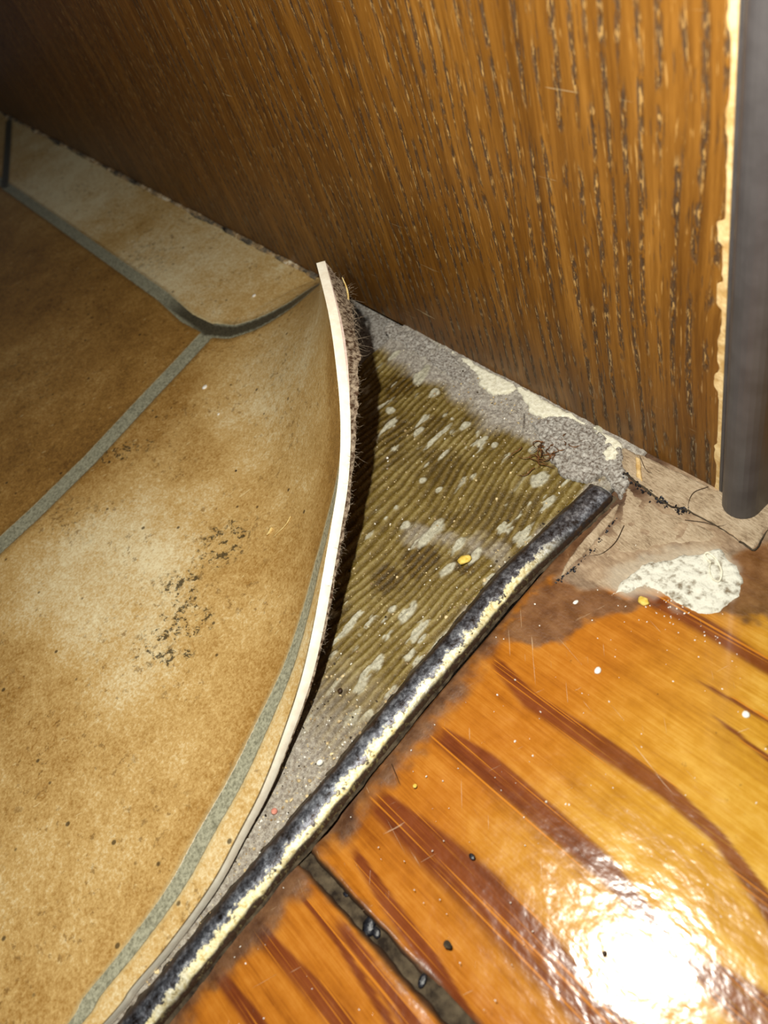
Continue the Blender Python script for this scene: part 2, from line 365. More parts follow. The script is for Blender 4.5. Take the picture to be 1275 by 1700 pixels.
# grey cement also gathers along the strip and in the narrow wedge at the bottom
ds = (xr - xx) + (fb(xx, yy, 5, 4, 33) - .5) * 5
cem = np.maximum(cem, sst(4.6, 2.2, ds) * .8)
cem = np.maximum(cem, sst(12, -16, yy + (fb(xx, yy, 8, 4, 35) - .5) * 12) * .85)
hz = dline(xx, yy, pl([(680, 880), (780, 900), (850, 950)])) + (fb(xx, yy, 5, 4, 43) - .5) * 7
cem = np.maximum(cem, sst(3.2, .5, hz) * .5)
pale_px = [(700, 622, 28, 14), (655, 590, 16, 8), (720, 650, 12, 12), (648, 680, 8, 12), (738, 688, 7, 5), (750, 694, 5, 5), (772, 706, 12, 8), (792, 717, 5, 4), (805, 727, 9, 6),
           (820, 737, 7, 6), (695, 715, 14, 7), (702, 796, 7, 6), (728, 812, 7, 5), (658, 842, 7, 6), (672, 872, 12, 8), (718, 882, 34, 13), (760, 905, 22, 9), (742, 945, 20, 9), (790, 920, 18, 7),
           (640, 860, 6, 4), (676, 1015, 22, 9), (650, 1010, 8, 6), (895, 795, 18, 14), (912, 832, 14, 7), (870, 890, 14, 6), (850, 930, 16, 6), (815, 960, 16, 7), (700, 1060, 10, 4), (885, 745, 10, 8)]
pale = np.zeros_like(xx); pn = (fb(xx, yy, 1.8, 3, 55) - .5) * 1.1
for (a, b, ra, rb) in pale_px:
    c0 = fl((a, b))[:2]; k = 0.108; al = (xx - c0[0]) * dv[0] + (yy - c0[1]) * dv[1]; ac = (xx - c0[0]) * nvx + (yy - c0[1]) * nvy
    pale = np.maximum(pale, sst(1.15, .8, np.hypot(al / (ra * k), ac / (rb * k)) + pn))
resin = .6 * sst(.56, .7, fb(xx, yy, 13, 3, 61)) * (1 - cem)
for (a, b, rr) in [(700, 925, 4.5), (665, 640, 5), (640, 960, 3.5), (770, 935, 3)]:
    c0 = fl((a, b))[:2]; resin = np.maximum(resin, sst(1.2, .5, np.hypot(xx - c0[0], yy - c0[1]) / rr + pn) * .9)
al_ = xx * dv[0] + yy * dv[1]; ac_ = xx * nvx + yy * nvy
pale = np.maximum(pale, sst(.66, .72, fb(al_ / 3.2, ac_, 1.6, 4, 57)) * sst(.42, .6, fb(xx, yy, 14, 3, 58)))
zz = .05 + ridge * .32 * (1 - cem * .9) * (1 - resin * .6) + cem * (.15 + .75 * fb(xx, yy, 3.5, 5, 71)) + pale * .22 + (fb(xx, yy, 1.2, 3, 73) - .5) * .25 * (1 + cem) - 0.45
zz += sst(5, 0, YP - yy) * .5
bed = grid_obj('adhesive_bed', np.stack([xx, yy, zz], -1), ADH, floor, dict(ridge=ridge, cement=cem, pale=pale, resin=resin), skirt=-3)
bed['label'] = 'olive brown dried glue with comb ridges and grey residue'

# ---- plaster remnants along the foot of the panel
def blob(name, poly, z0, h, mat, parent=None, step=.45, rough=.5, seed=1, attrs=False, edge=.5, root=None, jag=1.0):
    poly = np.asarray(poly); lo = poly.min(0) - 1.2; hi = poly.max(0) + 1.2
    n = max(8, int((hi[0] - lo[0]) / step)); m = max(8, int((hi[1] - lo[1]) / step))
    X, Y = np.meshgrid(np.linspace(lo[0], hi[0], n), np.linspace(lo[1], hi[1], m))
    d = dpoly(X, Y, poly) + (fb(X, Y, 1.6, 4, seed) - .5) * 1.3 * jag
    ins = d < 0; Z = z0 + h * sst(0, -edge, d) * (1 + rough * (fb(X, Y, .8 if name == 'cement_crust' else 1.3, 4, seed + 3) - .5) * 2)
    # keep quads having all corners inside; close the body with a skirt
    idx = -np.ones((m, n), int); V = []; F = []; edges = {}
    q = ins[:-1, :-1] & ins[:-1, 1:] & ins[1:, 1:] & ins[1:, :-1]
    for j, i in zip(*np.nonzero(q)):
        f = []
        for (b, a) in ((j, i), (j, i + 1), (j + 1, i + 1), (j + 1, i)):
            if idx[b, a] < 0: idx[b, a] = len(V); V.append((X[b, a], Y[b, a], Z[b, a]))
            f.append(int(idx[b, a]))
        F.append(f)
        for k in range(4):
            e = (f[k], f[(k + 1) % 4])
            if (e[1], e[0]) in edges: del edges[(e[1], e[0])]
            else: edges[e] = 1
    low = {}
    for (a, b) in edges:
        for k in (a, b):
            if k not in low: low[k] = len(V); V.append((V[k][0], V[k][1], z0 - .3))
        F.append([b, a, low[a], low[b]])
    o = mesh_obj(name, V, F, mat, parent)
    return o
for k, P in enumerate([[(742, 578), (800, 606), (856, 636), (862, 648), (838, 652), (812, 655), (796, 640), (792, 622), (770, 606)],
                       [(850, 634), (912, 666), (980, 704), (985, 712), (942, 694), (908, 694), (882, 690), (872, 672), (856, 650)],
                       [(984, 706), (1028, 730), (1036, 742), (1012, 764), (992, 756), (1000, 738), (988, 722)]]):
    Q = pl(P, .6); Q[:, 1] = np.minimum(Q[:, 1], YP - .1)
    blob('plaster_patch', Q, .35, .55, PLASTER, floor, .35, .25, 11 + k)
blob('plaster_patch', pl([(1000, 746), (1020, 740), (1030, 752), (1022, 766), (1002, 768)], .8), .5, 1.0, PLASTER, floor, .25, .5, 31, jag=.6)
blob('cement_crust', pl([(930, 690), (990, 712), (1030, 745), (1046, 800), (1030, 830), (1000, 790), (975, 800), (930, 790), (900, 735), (880, 700)], .6), .1, .9, CEMENT, floor, .22, .9, 41)
blob('cement_crust', pl([(640, 530), (700, 552), (742, 580), (790, 620), (770, 640), (715, 600), (672, 575), (636, 552)], .6), .1, .55, CEMENT, floor, .35, .9, 47)

# ---- planks
gap = pl([(522, 1438), (762, 1700)]); gs = (gap[1, 1] - gap[0, 1]) / (gap[1, 0] - gap[0, 0])
gapy = lambda x: gap[0, 1] + gs * (x - gap[0, 0])
bands = [([(820, 1100), (880, 1165), (1000, 1245), (1108, 1318), (1190, 1392), (1275, 1508), (1330, 1600)], [1.0, 1.5, 1.7, 1.3, 1.0, 1.3, 1.6]),
         ([(720, 1215), (800, 1270), (918, 1370), (1000, 1440), (1076, 1519), (1200, 1660)], [1.4, 2.1, 2.0, 1.7, 1.0, .8]),
         ([(612, 1320), (700, 1395), (801, 1486), (900, 1590), (1010, 1710)], [1.9, 2.9, 3.2, 3.0, 2.4]),
         ([(575, 1400), (640, 1500), (706, 1590), (775, 1700)], [.6, 1.2, 1.4, 1.3]),
         ([(1040, 985), (1100, 1008), (1172, 1045), (1275, 1111), (1400, 1180)], [.7, 1.3, 1.4, 1.3, 1.2]),
         ([(1150, 1130), (1275, 1200)], [.25, .4]), ([(1180, 1190), (1275, 1262)], [.2, .45]),
         ([(1160, 1600), (1200, 1640), (1300, 1720)], [1.2, 2.2, 3]),
         ([(560, 1530), (640, 1640), (690, 1710)], [.7, 1.0, 1.2]), ([(420, 1535), (520, 1640), (570, 1700)], [1.0, 1.4, 1.5]),
         ([(350, 1600), (430, 1700)], [.8, 1.2]), ([(500, 1490), (560, 1560), (650, 1700)], [.3, .5, .6])]
def plank(corners, nu, nv, label, gapside):
    c = [np.array(q, float) for q in corners]
    U, Vv = np.meshgrid(np.linspace(0, 1, nu), np.linspace(0, 1, nv))
    P = ((1 - U)[..., None] * (1 - Vv)[..., None] * c[0] + U[..., None] * (1 - Vv)[..., None] * c[1] + U[..., None] * Vv[..., None] * c[2] + (1 - U)[..., None] * Vv[..., None] * c[3])
    X, Y = P[..., 0], P[..., 1]
    ed = np.minimum(np.minimum(U * np.linalg.norm(c[1] - c[0]), 30), 30)
    if gapside == 'low': ed = np.abs(Y - c[0][1] - (c[1][1] - c[0][1]) * U)
    else: ed = np.abs(Y - c[3][1] - (c[2][1] - c[3][1]) * U)
    Y = Y + (sst(.7, 0, ed) * (fb(X, Y, 2.5, 3, 5) - .5) * .9)
    wx = (fb(X, Y, 14, 3, 81) - .5) * 1.6; B = np.zeros_like(X)
    for pts, ws in bands:
        Q = pl(pts); xs = Q[:, 0]; yc = np.interp(X, xs, Q[:, 1]); wd = np.interp(X, xs, ws) * 1.2
        on = sst(xs[0] - 1.5, xs[0] + 2.5, X + (fb(X, Y, 2, 3, 3) - .5) * 3) * sst(xs[-1] + 60, xs[-1] + 20, X)
        d = (Y + wx * .35 - yc) / wd; B = np.maximum(B, on * np.where(d < 0, sst(-1.15, -.45, d), sst(1.05, .75, d)))
    dstr = X - (sx_at(Y) + 2.8) + (fb(X, Y, 3.4, 5, 91) - .5) * 6.5
    gr = sst(5.4, 1.2, dstr) * .92
    gr = np.maximum(gr, sst(1.6, .2, ed + (fb(X, Y, 2, 3, 15) - .5) * 1.6) * .8)
    gr = np.maximum(gr, .9 * sst(.5, 0, ed))
    # worn bare zone near the panel
    worn = pl([(1010, 815), (960, 905), (915, 965), (960, 985), (1010, 975), (1040, 985), (1090, 985), (1170, 1000), (1215, 965), (1220, 930), (1275, 910), (1420, 930), (1400, 700), (1060, 740)])
    dw = dpoly(X, Y, worn) + (fb(X, Y, 5, 4, 101) - .5) * 3.5
    wn = sst(.9, -1.2, dw) * .95
    br = pl([(880, 985), (960, 940), (1010, 985), (1040, 1000), (1110, 1010), (1190, 1010), (1215, 985), (1215, 900), (1275, 870), (1420, 900), (1400, 1010), (1275, 1040), (1180, 1020), (1060, 1000), (1000, 1030), (900, 1080), (840, 1060)])
    gr = np.maximum(gr, sst(.7, -.9, dpoly(X, Y, br) + (fb(X, Y, 3, 5, 111) - .5) * 5) * .8 * (1 - wn * .6))
    chalk = sst(.2, -2.6, dpoly(X, Y, pl([(1000, 985), (985, 960), (1040, 925), (1110, 905), (1190, 905), (1235, 950), (1225, 1000), (1160, 1022), (1080, 1005), (1030, 1000)])) + (fb(X, Y, 2.5, 4, 121) - .5) * 5) * .3
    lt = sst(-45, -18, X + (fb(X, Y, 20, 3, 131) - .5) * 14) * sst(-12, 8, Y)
    spot = sst(6, -10, np.abs(Y - 40) - 6) * .9 + .15
    ztop = .55 - .9 * sst(.9, 0, ed) - .25 * sst(2.5, 0, ed) + (fb(X, Y, 25, 2, 141) - .5) * .3 - .0011 * (Y - 26) ** 2 * (Y < 26) * sst(-16, -13, Y) - .0 + wn * (fb(X, Y, 2, 4, 151) - .5) * .45 - (.35 * sst(3, 0, X - sx_at(Y) - 2.6))
    G = np.stack([X, Y, ztop], -1)
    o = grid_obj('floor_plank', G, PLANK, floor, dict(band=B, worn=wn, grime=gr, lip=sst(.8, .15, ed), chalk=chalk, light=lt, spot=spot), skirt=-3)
    o['label'] = label; return o
XR = 60.0
plank([(-58.8, gapy(-58.8) + .7, 0), (XR, gapy(XR) + .7, 0), (XR, YP + 22, 0), (-69.5, YP + 22, 0)], 300, 330, 'wide orange varnished plank with red-brown grain, bare and tan at the panel end', 'low')
plank([(-53.0, -105, 0), (XR, -100, 0), (XR, gapy(XR) - 1.1, 0), (-59.5, gapy(-59.5) - 1.1, 0)], 290, 230, 'orange plank with dark streaks on the near side of the open gap', 'high')
# packed dirt and black lumps in the open gap
X, Y = np.meshgrid(np.linspace(-60, XR, 260), np.linspace(0, 1, 12)); Y = gapy(X) - 2.0 + Y * 3.5
grid_obj('gap_dirt', np.stack([X, Y, -1.25 + .9 * (fb(X, Y, 1.5, 4, 7) - .5) + .7 * sst(-40, -57, X)], -1), DIRT, floor, skirt=-3)['kind'] = 'stuff'
def pebble(name, c, r, mat, seed, flat=.7, parent=None, el=1.0, rot=0.0):
    rng = np.random.RandomState(seed); bm = bmesh.new(); bmesh.ops.create_icosphere(bm, subdivisions=2, radius=1)
    k = rng.randn(3, 3) * .9
    for v in bm.verts:
        p = np.array(v.co); p = p * (1 + .16 * math.sin(k[0] @ p * 2 + 1) + .12 * math.sin(k[1] @ p * 3)); p[0] *= el; p[2] *= flat
        cr, sr = math.cos(rot), math.sin(rot); p = np.array([p[0] * cr - p[1] * sr, p[0] * sr + p[1] * cr, p[2]])
        v.co = p * r * S
    me = bpy.data.meshes.new(name); bm.to_mesh(me); bm.free(); me.shade_smooth(); me.materials.append(mat)
    o = bpy.data.objects.new(name, me); C.objects.link(o); o.location = np.array(c) * S
    if parent: o.parent = parent
    return o
for k, (a, b, r) in enumerate([(560, 1465, .7), (575, 1482, .6), (612, 1535, 1.0), (624, 1548, .7), (548, 1452, .4), (700, 1628, .6)]):
    q = fl((a, b), -.6); pebble('tar_lump', (q[0], q[1], -.95), r * .9, TAR, k, .45, floor, 1.7, .1 + k)

# ================================================================ PANEL
panel = empty('veneered_board', (-240, YP + 6, 0)); tag(panel, 'upright brown oak-veneered panel with dark pores and a grey plastic edge', 'board')
def box(name, x0, x1, y0, y1, z0, z1, mat, root):
    V = [(x, y, z) for z in (z0, z1) for x, y in ((x0, y0), (x1, y0), (x1, y1), (x0, y1))]
    o = mesh_obj(name, V, [(3, 2, 1, 0), (4, 5, 6, 7), (0, 1, 5, 4), (1, 2, 6, 5), (2, 3, 7, 6), (3, 0, 4, 7)], mat, smooth=False)
    return keep(o, root) if root else o
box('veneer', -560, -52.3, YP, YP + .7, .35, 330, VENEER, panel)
box('core_board', -560, -52.5, YP + .7, YP + 15, .35, 330, BARE, panel)
# raw chipped edge between veneer and plastic
zs = np.linspace(.35, 200, 900); rag = -52.25 - .25 - .75 * np.maximum(0, fb(zs, zs * 0, 5, 5, 3) - .42) * 2.4 - .9 * sst(.66, .74, fb(zs, zs * 0 + 9, 9, 3, 8))
V = []; F = []
for i, z in enumerate(zs):
    V += [(rag[i], YP - .02, z), (rag[i] + .1, YP - .10, z), (-51.55, YP - .12, z), (-51.5, YP + .8, z), (rag[i], YP + .8, z)]
for i in range(len(zs) - 1):
    for k in range(5): F.append([i * 5 + k, i * 5 + (k + 1) % 5, i * 5 + 5 + (k + 1) % 5, i * 5 + 5 + k])
F.append([0, 1, 2, 3, 4][::-1]); F.append([len(V) - 5 + k for k in range(5)])
keep(mesh_obj('raw_edge', V, F, EDGEBAND, smooth=False), panel)['label'] = 'chipped cream raw edge'
# plastic profile: small flange, groove, half-round nose
prof = [(-51.6, YP + 2), (-51.6, YP - .35), (-51.3, YP - .6), (-50.9, YP - .6), (-50.75, YP - .35), (-50.6, YP - .75), (-50.1, YP - .85)]
for k in range(13):
    a = math.pi * (1.0 + k / 12 * 1.0); prof.append((-46.7 + 3.2 * math.cos(a), YP - 1.0 + 3.0 * math.sin(a)))
prof += [(-43.5, YP + 3), (-43.5, YP + 8), (-51.6, YP + 8)]
V = []; F = []; n = len(prof); zs = [0.75, 1.2, 330]
for z in zs:
    for k, (x, y) in enumerate(prof): V.append((x if z > 1 else x * .995 - .23, y if z > 1 else y + .15, z))
for i in range(2):
    for k in range(n): F.append([i * n + k, i * n + (k + 1) % n, (i + 1) * n + (k + 1) % n, (i + 1) * n + k])
F.append(list(range(n))[::-1]); F.append([2 * n + k for k in range(n)])
o = keep(mesh_obj('plastic_edge', V, F, PVC, smooth=False), panel); o['label'] = 'dark grey plastic edge profile with rounded nose'
o.data.shade_auto_smooth if False else None
# wall beyond, seen only as a dark gap past the plastic edge
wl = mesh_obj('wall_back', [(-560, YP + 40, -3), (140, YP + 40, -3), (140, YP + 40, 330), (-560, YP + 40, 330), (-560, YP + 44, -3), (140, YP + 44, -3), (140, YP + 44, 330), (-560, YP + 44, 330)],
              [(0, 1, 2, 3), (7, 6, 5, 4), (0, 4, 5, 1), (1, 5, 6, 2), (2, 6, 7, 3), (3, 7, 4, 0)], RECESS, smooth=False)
tag(wl, 'wall behind the panel, coloured dark as in shade', kind='structure')

# ================================================================ METAL STRIP
N = len(strip_c); ns = 22; V = []; side = []; paint = []; F = []
tan = np.gradient(strip_c, axis=0); tan /= np.linalg.norm(tan, axis=1)[:, None]
fine_c = []; arc = np.concatenate([[0], np.cumsum(np.linalg.norm(np.diff(strip_c, axis=0), axis=1))])
sa = np.linspace(0, arc[-1], 620); cx = np.interp(sa, arc, strip_c[:, 0]); cy = np.interp(sa, arc, strip_c[:, 1])
tx = np.gradient(cx); ty = np.gradient(cy); ln = np.hypot(tx, ty); tx /= ln; ty /= ln
for i in range(len(sa)):
    e = 1 - (1 - min(1, sa[i] / 1.7)) ** 2; e = math.sqrt(max(e, 0.0)) * .22 + .78 if sa[i] < 1.7 else 1.0
    hh = (2.5 * (.55 + .45 * min(1, sa[i] / 1.2)) + .12 * (fb(sa[i], 0, 6, 3, 3) - .5))
    for k in range(ns):
        a = math.pi * k / (ns - 1); s = -math.cos(a); wdt = 2.95 * e
        h = hh * math.sin(a) ** .8 + .12 * (float(fb(sa[i], s * 3, 2.2, 3, 9)) - .5)
        V.append((cx[i] - ty[i] * wdt * s, cy[i] + tx[i] * wdt * s, -.2 + h)); side.append(s); paint.append(float(sst(9, 30, sa[i]) * (.45 + .55 * sst(.42, .6, fb(sa[i], 0, 22, 2, 15)))))  # paint: strength of the coat and painted highlight along the strip
for i in range(len(sa) - 1):
    for k in range(ns - 1): F.append([i * ns + k, i * ns + k + 1, (i + 1) * ns + k + 1, (i + 1) * ns + k])
F.append([k for k in range(ns)]); F.append([(len(sa) - 1) * ns + k for k in range(ns)][::-1])
strip = mesh_obj('threshold_strip', V, F, STRIP, attrs=dict(side=np.array(side), paint=np.array(paint)))
tag(strip, 'worn half-round metal strip running diagonally between vinyl and planks', 'trim strip')
# grime line packed along both sides of the strip is a part of it
for sd, wd in ((-1, 1.0), (1, .8)):
    ii = np.arange(0, len(sa), 2); X = []; 
    for t in np.linspace(0, 1, 7):
        j = (fb(sa[ii], t * 2 + 0 * sa[ii], 2.5, 3, 50 + sd) - .5) * .7
        o_ = sd * (2.5 + (wd + j) * t); X.append(np.stack([cx[ii] - ty[ii] * o_, cy[ii] + tx[ii] * o_, .55 - .55 * t + .35 * (fb(sa[ii], 0 * sa[ii] + t * 3, 1.2, 3, 60 + sd) - .5) + (.25 if sd > 0 else 0)], -1))
    g = grid_obj('grime_line', np.array(X), DIRT, strip); g['kind'] = 'stuff'

# ================================================================ VINYL SHEET
T = 2.2
Epx = [(525, 437, 30), (545, 520, 30), (558, 610, 28.5), (565, 700, 24.5), (562, 790, 19), (550, 870, 15.5), (538, 940, 12.8), (522, 1030, 9.6), (502, 1120, 6.5), (475, 1205, 3.9), (437, 1306, 2.1), (396, 1387, 1.1), (351, 1470, .6), (281, 1567, .2), (221, 1638, .1), (181, 1690, 0)]
E = np.array([[*fl((a, b), z + T)[:2], z + T] for a, b, z in Epx] + [[-59.5, -75, T], [-58, -110, T], [-57, -150, T], [-55, -240, T]])
Pc = fl((525, 470), T); Pc = np.array([Pc[0], YP - .4])
Cc = np.array([Pc, (Pc[0] - 4, 69), (-185, 58), (-186, 46), (-180, 34), (-168, 22), (-156, 12), (-143, 2), (-130, -8), (-116, -19), (-102, -31), (-92, -42), (-84, -52), (-77, -60), (-73, -66), (-70, -72), (-68, -88), (-66, -120), (-65, -158), (-63, -244)])
pw = np.array([1.2, 1.3, 1.55, 2.1, 3.0, 3.9, 4.2, 4.2, 4.0, 3.6, 3, 3, 3, 3, 3, 3, 3, 3, 3, 3])
ne = len(E); param = np.arange(ne); rows = np.concatenate([np.linspace(0, 15, 241), np.linspace(15.1, ne - 1, 70)])
def cr(A, r):
    A = np.asarray(A, float); i = np.clip(np.floor(r).astype(int), 0, len(A) - 2); t = (r - i)
    if A.ndim > 1: t = t[:, None]
    a = A[np.clip(i - 1, 0, len(A) - 1)]; b = A[i]; c = A[i + 1]; d = A[np.clip(i + 2, 0, len(A) - 1)]
    return .5 * (2 * b + (c - a) * t + (2 * a - 5 * b + 4 * c - d) * t * t + (3 * b - a - 3 * c + d) * t ** 3)
Er = cr(E, rows); Cr = cr(Cc, rows); pr = cr(pw, rows); Er[:, 2] = np.maximum(Er[:, 2], T)
farx = -545.0; fy = np.interp(rows, [0, 15, ne - 1], [YP - .4, -110, -250])
tau = 1 - np.linspace(0, 1, 110) ** 1.5
Pt = []
for t in tau:
    xy = Cr + (Er[:, :2] - Cr) * t; z = T + (Er[:, 2] - T) * t ** pr
    Pt.append(np.column_stack([xy, z]))
for q in np.linspace(0, 1, 150)[1:] ** 1.5:
    far = np.column_stack([np.full_like(fy, farx), fy]); xy = Cr + (far - Cr) * q
    Pt.append(np.column_stack([xy, np.full(len(rows), T)]))
Pt = np.stack(Pt, 1)                                # rows x cols x 3
# smooth the crease at the contact line
zf = Pt[..., 2].copy()
for _ in range(25): zf[:, 102:125] = .5 * zf[:, 102:125] + .25 * (zf[:, 101:124] + zf[:, 103:126])
Pt[..., 2] = zf
X, Y = Pt[..., 0], Pt[..., 1]
# surface position of a photo point on the sheet (march along the sight line)
from mathutils.bvhtree import BVHTree
bv = BVHTree.FromPolygons([Vector(p) for p in Pt.reshape(-1, 3)], gridfaces(*Pt.shape[:2]).tolist())
def on_sheet(px):
    r = Vector(RW @ np.array([px[0] - CX, px[1] - CY, FPX])); h = bv.ray_cast(Vector((0, 0, CAMH)), r.normalized())
    return np.array(h[0]) if h[0] else fl(px, T)
def sp_(pts): return np.array([on_sheet(p)[:2] for p in pts])
vup = fl((15, 195), T)[:2]
g_top = sp_([(8, 308), (100, 372), (185, 432), (270, 492), (310, 528), (350, 548)])
g_arm = sp_([(350, 548), (385, 551), (420, 540), (450, 526), (485, 505), (521, 478)])
g_left = sp_([(350, 548), (300, 602), (240, 665), (150, 762), (60, 850), (0, 905)])
g_left = np.vstack([g_left, g_left[-1] + (g_left[-1] - g_left[-2]) * 4])
g_up = sp_([(8, 308), (12, 250), (15, 200)]); g_far = np.vstack([sp_([(8, 308)]), [[-560, sp_([(8, 308)])[0, 1] + 1]]])
# joint close to the cut edge: constant distance from the edge in the sheet itself
arcl = np.concatenate([np.zeros((Pt.shape[0], 1)), np.cumsum(np.linalg.norm(np.diff(Pt, axis=1), axis=2), axis=1)], 1)
GR = np.interp(rows, [0, 3, 5, 6, 7, 9, 11, 15, 19], [-4, -4, 2.6, 4.3, 5.0, 5.7, 6.3, 6.8, 7.5])[:, None]
dR = np.abs(arcl - GR) / 1.0
cut = sst(2.0, 3, rows)[:, None]
dR = np.where(Pt[..., 0] > -150, dR, 99) + (1 - cut) * 5
g1 = np.minimum.reduce([dline(X, Y, g_top) * .85, dline(X, Y, g_left) * .62, dline(X, Y, g_up), dline(X, Y, g_far)])
g2 = dline(X, Y, g_arm)
grout = np.minimum(np.minimum(g1, g2 * .6), dR * 1.08)
dark = np.clip(sst(2.4, 1.8, g2) + sst(2.6, 2.0, dline(X, Y, g_up)) + sst(2.6, 2.0, dline(X, Y, sp_([(270, 492), (350, 548)]))) * sst(-225, -205, X), 0, 1) * .95  # darkened joints; along the arm this paints in the crease's shade
# tone of each tile: print, with some sheen and shade painted in
polyA = np.vstack([g_left[::-1], g_top[::-1], [[-560, g_top[0, 1]], [-560, -260]]])
inA = sst(.5, -.5, dpoly(X, Y, polyA)); polyB = np.vstack([g_top, g_arm, [[g_arm[-1, 0], YP + 2], [g_up[-1, 0], YP + 2]]]); inB = sst(.5, -.5, dpoly(X, Y, polyB))
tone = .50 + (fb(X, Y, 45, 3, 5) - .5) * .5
cent = sp_([(170, 960)])[0]; tone = tone + .32 * sst(38, 6, np.hypot((X - cent[0]) / 1.1, (Y - cent[1])))  # pale centre: print and glossy sheen painted together
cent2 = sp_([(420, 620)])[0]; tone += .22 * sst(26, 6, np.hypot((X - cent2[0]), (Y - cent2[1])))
tone -= .30 * sst(15, 3, arcl) * sst(.5, 2, rows)[:, None] * sst(14, 8, rows)[:, None]  # browner toward the curl's edge: print plus grazing shade painted in
tone = tone * (1 - inA) + inA * (.19 + (fb(X, Y, 60, 3, 7) - .5) * .5)
tone = tone * (1 - inB) + inB * (.72 + (fb(X, Y, 40, 3, 8) - .5) * .5)
outR = (arcl < GR) * cut; tone = np.where(outR > .5, tone * .0 + .62, tone)
paleh = np.clip(sst(3.4, 1.0, g2) * inB + sst(3.4, 1.5, g1) * inB * sst(-230, -200, X) + (dR < 3) * .5, 0, 1)  # pale border of tile B: the crease's highlight painted in
def bl(cpx, rx, ry, ang=0.0):
    c0 = sp_([cpx])[0]; a = (X - c0[0]) * math.cos(ang) + (Y - c0[1]) * math.sin(ang); b = -(X - c0[0]) * math.sin(ang) + (Y - c0[1]) * math.cos(ang)
    return sst(1.25, .35, np.hypot(a / rx, b / ry) + (fb(X, Y, 5, 3, 77) - .5) * .7)
mark = np.clip(np.maximum.reduce([bl((372, 900), 6, 8) * 1.2, bl((290, 1050), 7.5, 9) * 1.3, bl((300, 975), 7, 4.5), bl((200, 750), 11, 4, .9), bl((470, 610), 5, 7) * .45, bl((60, 620), 22, 16) * .25, bl((250, 430), 16, 10) * .35, bl((120, 860), 10, 6) * .35]), 0, 1)
# the panel side of the sheet never crosses the panel
Pt[..., 1] = np.minimum(Pt[..., 1], YP - .35)
# normals
du = np.gradient(Pt, axis=1); dvv = np.gradient(Pt, axis=0); Nn = np.cross(du, dvv); Nn /= np.linalg.norm(Nn, axis=2)[..., None] + 1e-12
Nn *= np.sign(Nn[..., 2:3])
sheet = empty('vinyl_sheet', (-300, 0, 0)); tag(sheet, 'tile-patterned vinyl floor sheet with its corner curled up beside the metal strip', 'flooring')
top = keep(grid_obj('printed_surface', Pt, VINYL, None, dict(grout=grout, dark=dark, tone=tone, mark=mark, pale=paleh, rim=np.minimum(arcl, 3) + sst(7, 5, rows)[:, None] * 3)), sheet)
top['label'] = 'printed brown stone-tile face with grey joints and black scuffs'
# foam core: cut edge, underside
TC = T - .25
nr, nc = Pt.shape[:2]
Bt = Pt - Nn * TC
Bt[..., 2] = np.maximum(Bt[..., 2], .28); Bt[..., 1] = np.minimum(Bt[..., 1], YP - .3)
Pe = Pt[:, 0] - Nn[:, 0] * .02; Be = Bt[:, 0]
prof_n = 7; G = []
for k in range(prof_n):
    t = k / (prof_n - 1); out = (Pt[:, 0] - Pt[:, 2]); out /= np.linalg.norm(out, axis=1)[:, None] + 1e-9
    G.append(Pe * (1 - t) + Be * t + out * (.10 * math.sin(math.pi * t) + .06 * (fb(rows * 9, rows * 0 + t * 2, 1.2, 3, 31) - .5))[:, None])
G = np.array(G); cutf = mesh_obj('cut_edge', G.reshape(-1, 3), gridfaces(G.shape[0], G.shape[1]), CORE); keep(cutf, sheet); cutf['label'] = 'bright cream cut edge'
# panel-side cut face
G = np.stack([Pt[0] * (1 - t) + Bt[0] * t for t in np.linspace(0, 1, 5)]); tf = mesh_obj('torn_edge', G.reshape(-1, 3), gridfaces(5, nc), CORE2); keep(tf, sheet); tf['label'] = 'shade-toned pinkish torn edge facing the panel'
lip = np.interp(rows, [0, 1, 2, 2.8], [2.4, 1.9, .9, 0])[:, None] * (1 + .25 * (fb(rows * 8, rows * 0, 1.5, 3, 91) - .5))[:, None]
# felt backing: follows the underside and hangs out ragged past the cut edge near the corner
ext = np.interp(rows, [0, 1, 2, 3, 4, 5, 6, 7, 8.5, 10], [6.5, 5.4, 3.4, 1.5, .8, .7, .6, .45, .25, 0]) * (.7 + .6 * fb(rows * 11, rows * 0, 2.2, 4, 3))
outd = Pt[:, 0] - Pt[:, 3]; outd /= np.linalg.norm(outd, axis=1)[:, None]
hang = outd * .35 + np.array([.62, -.10, -.55]); hang /= np.linalg.norm(hang, axis=1)[:, None]
LB = Be + hang * lip
G = np.array([Be * (1 - t) + LB * t + Nn[:, 0] * .08 for t in np.linspace(0, 1, 4)])[:, rows <= 3]; pf = keep(mesh_obj('torn_edge', G.reshape(-1, 3), gridfaces(4, G.shape[1]), CORE2), sheet); pf['label'] = 'shade-toned pinkish torn lip at the corner'
rowsG = []
for t in np.linspace(1, 0, 10):
    wob = (fb(rows * 7, rows * 0 + t * 6, 1.5, 4, 13) - .5)[:, None]
    rowsG.append(LB - Nn[:, 0] * .12 + hang * (ext * t)[:, None] + Nn[:, 0] * wob * .9 * min(1, t * 3) * np.clip(ext, 0, 1)[:, None])
for c in range(1, nc, 2): rowsG.append(np.column_stack([Bt[:, c, :2], np.maximum(Bt[:, c, 2] - .1, .2)]))
G = np.array(rowsG); fe = mesh_obj('felt_backing', G.reshape(-1, 3), gridfaces(G.shape[0], G.shape[1]), FELT); keep(fe, sheet); fe['label'] = 'ragged brown felt backing'
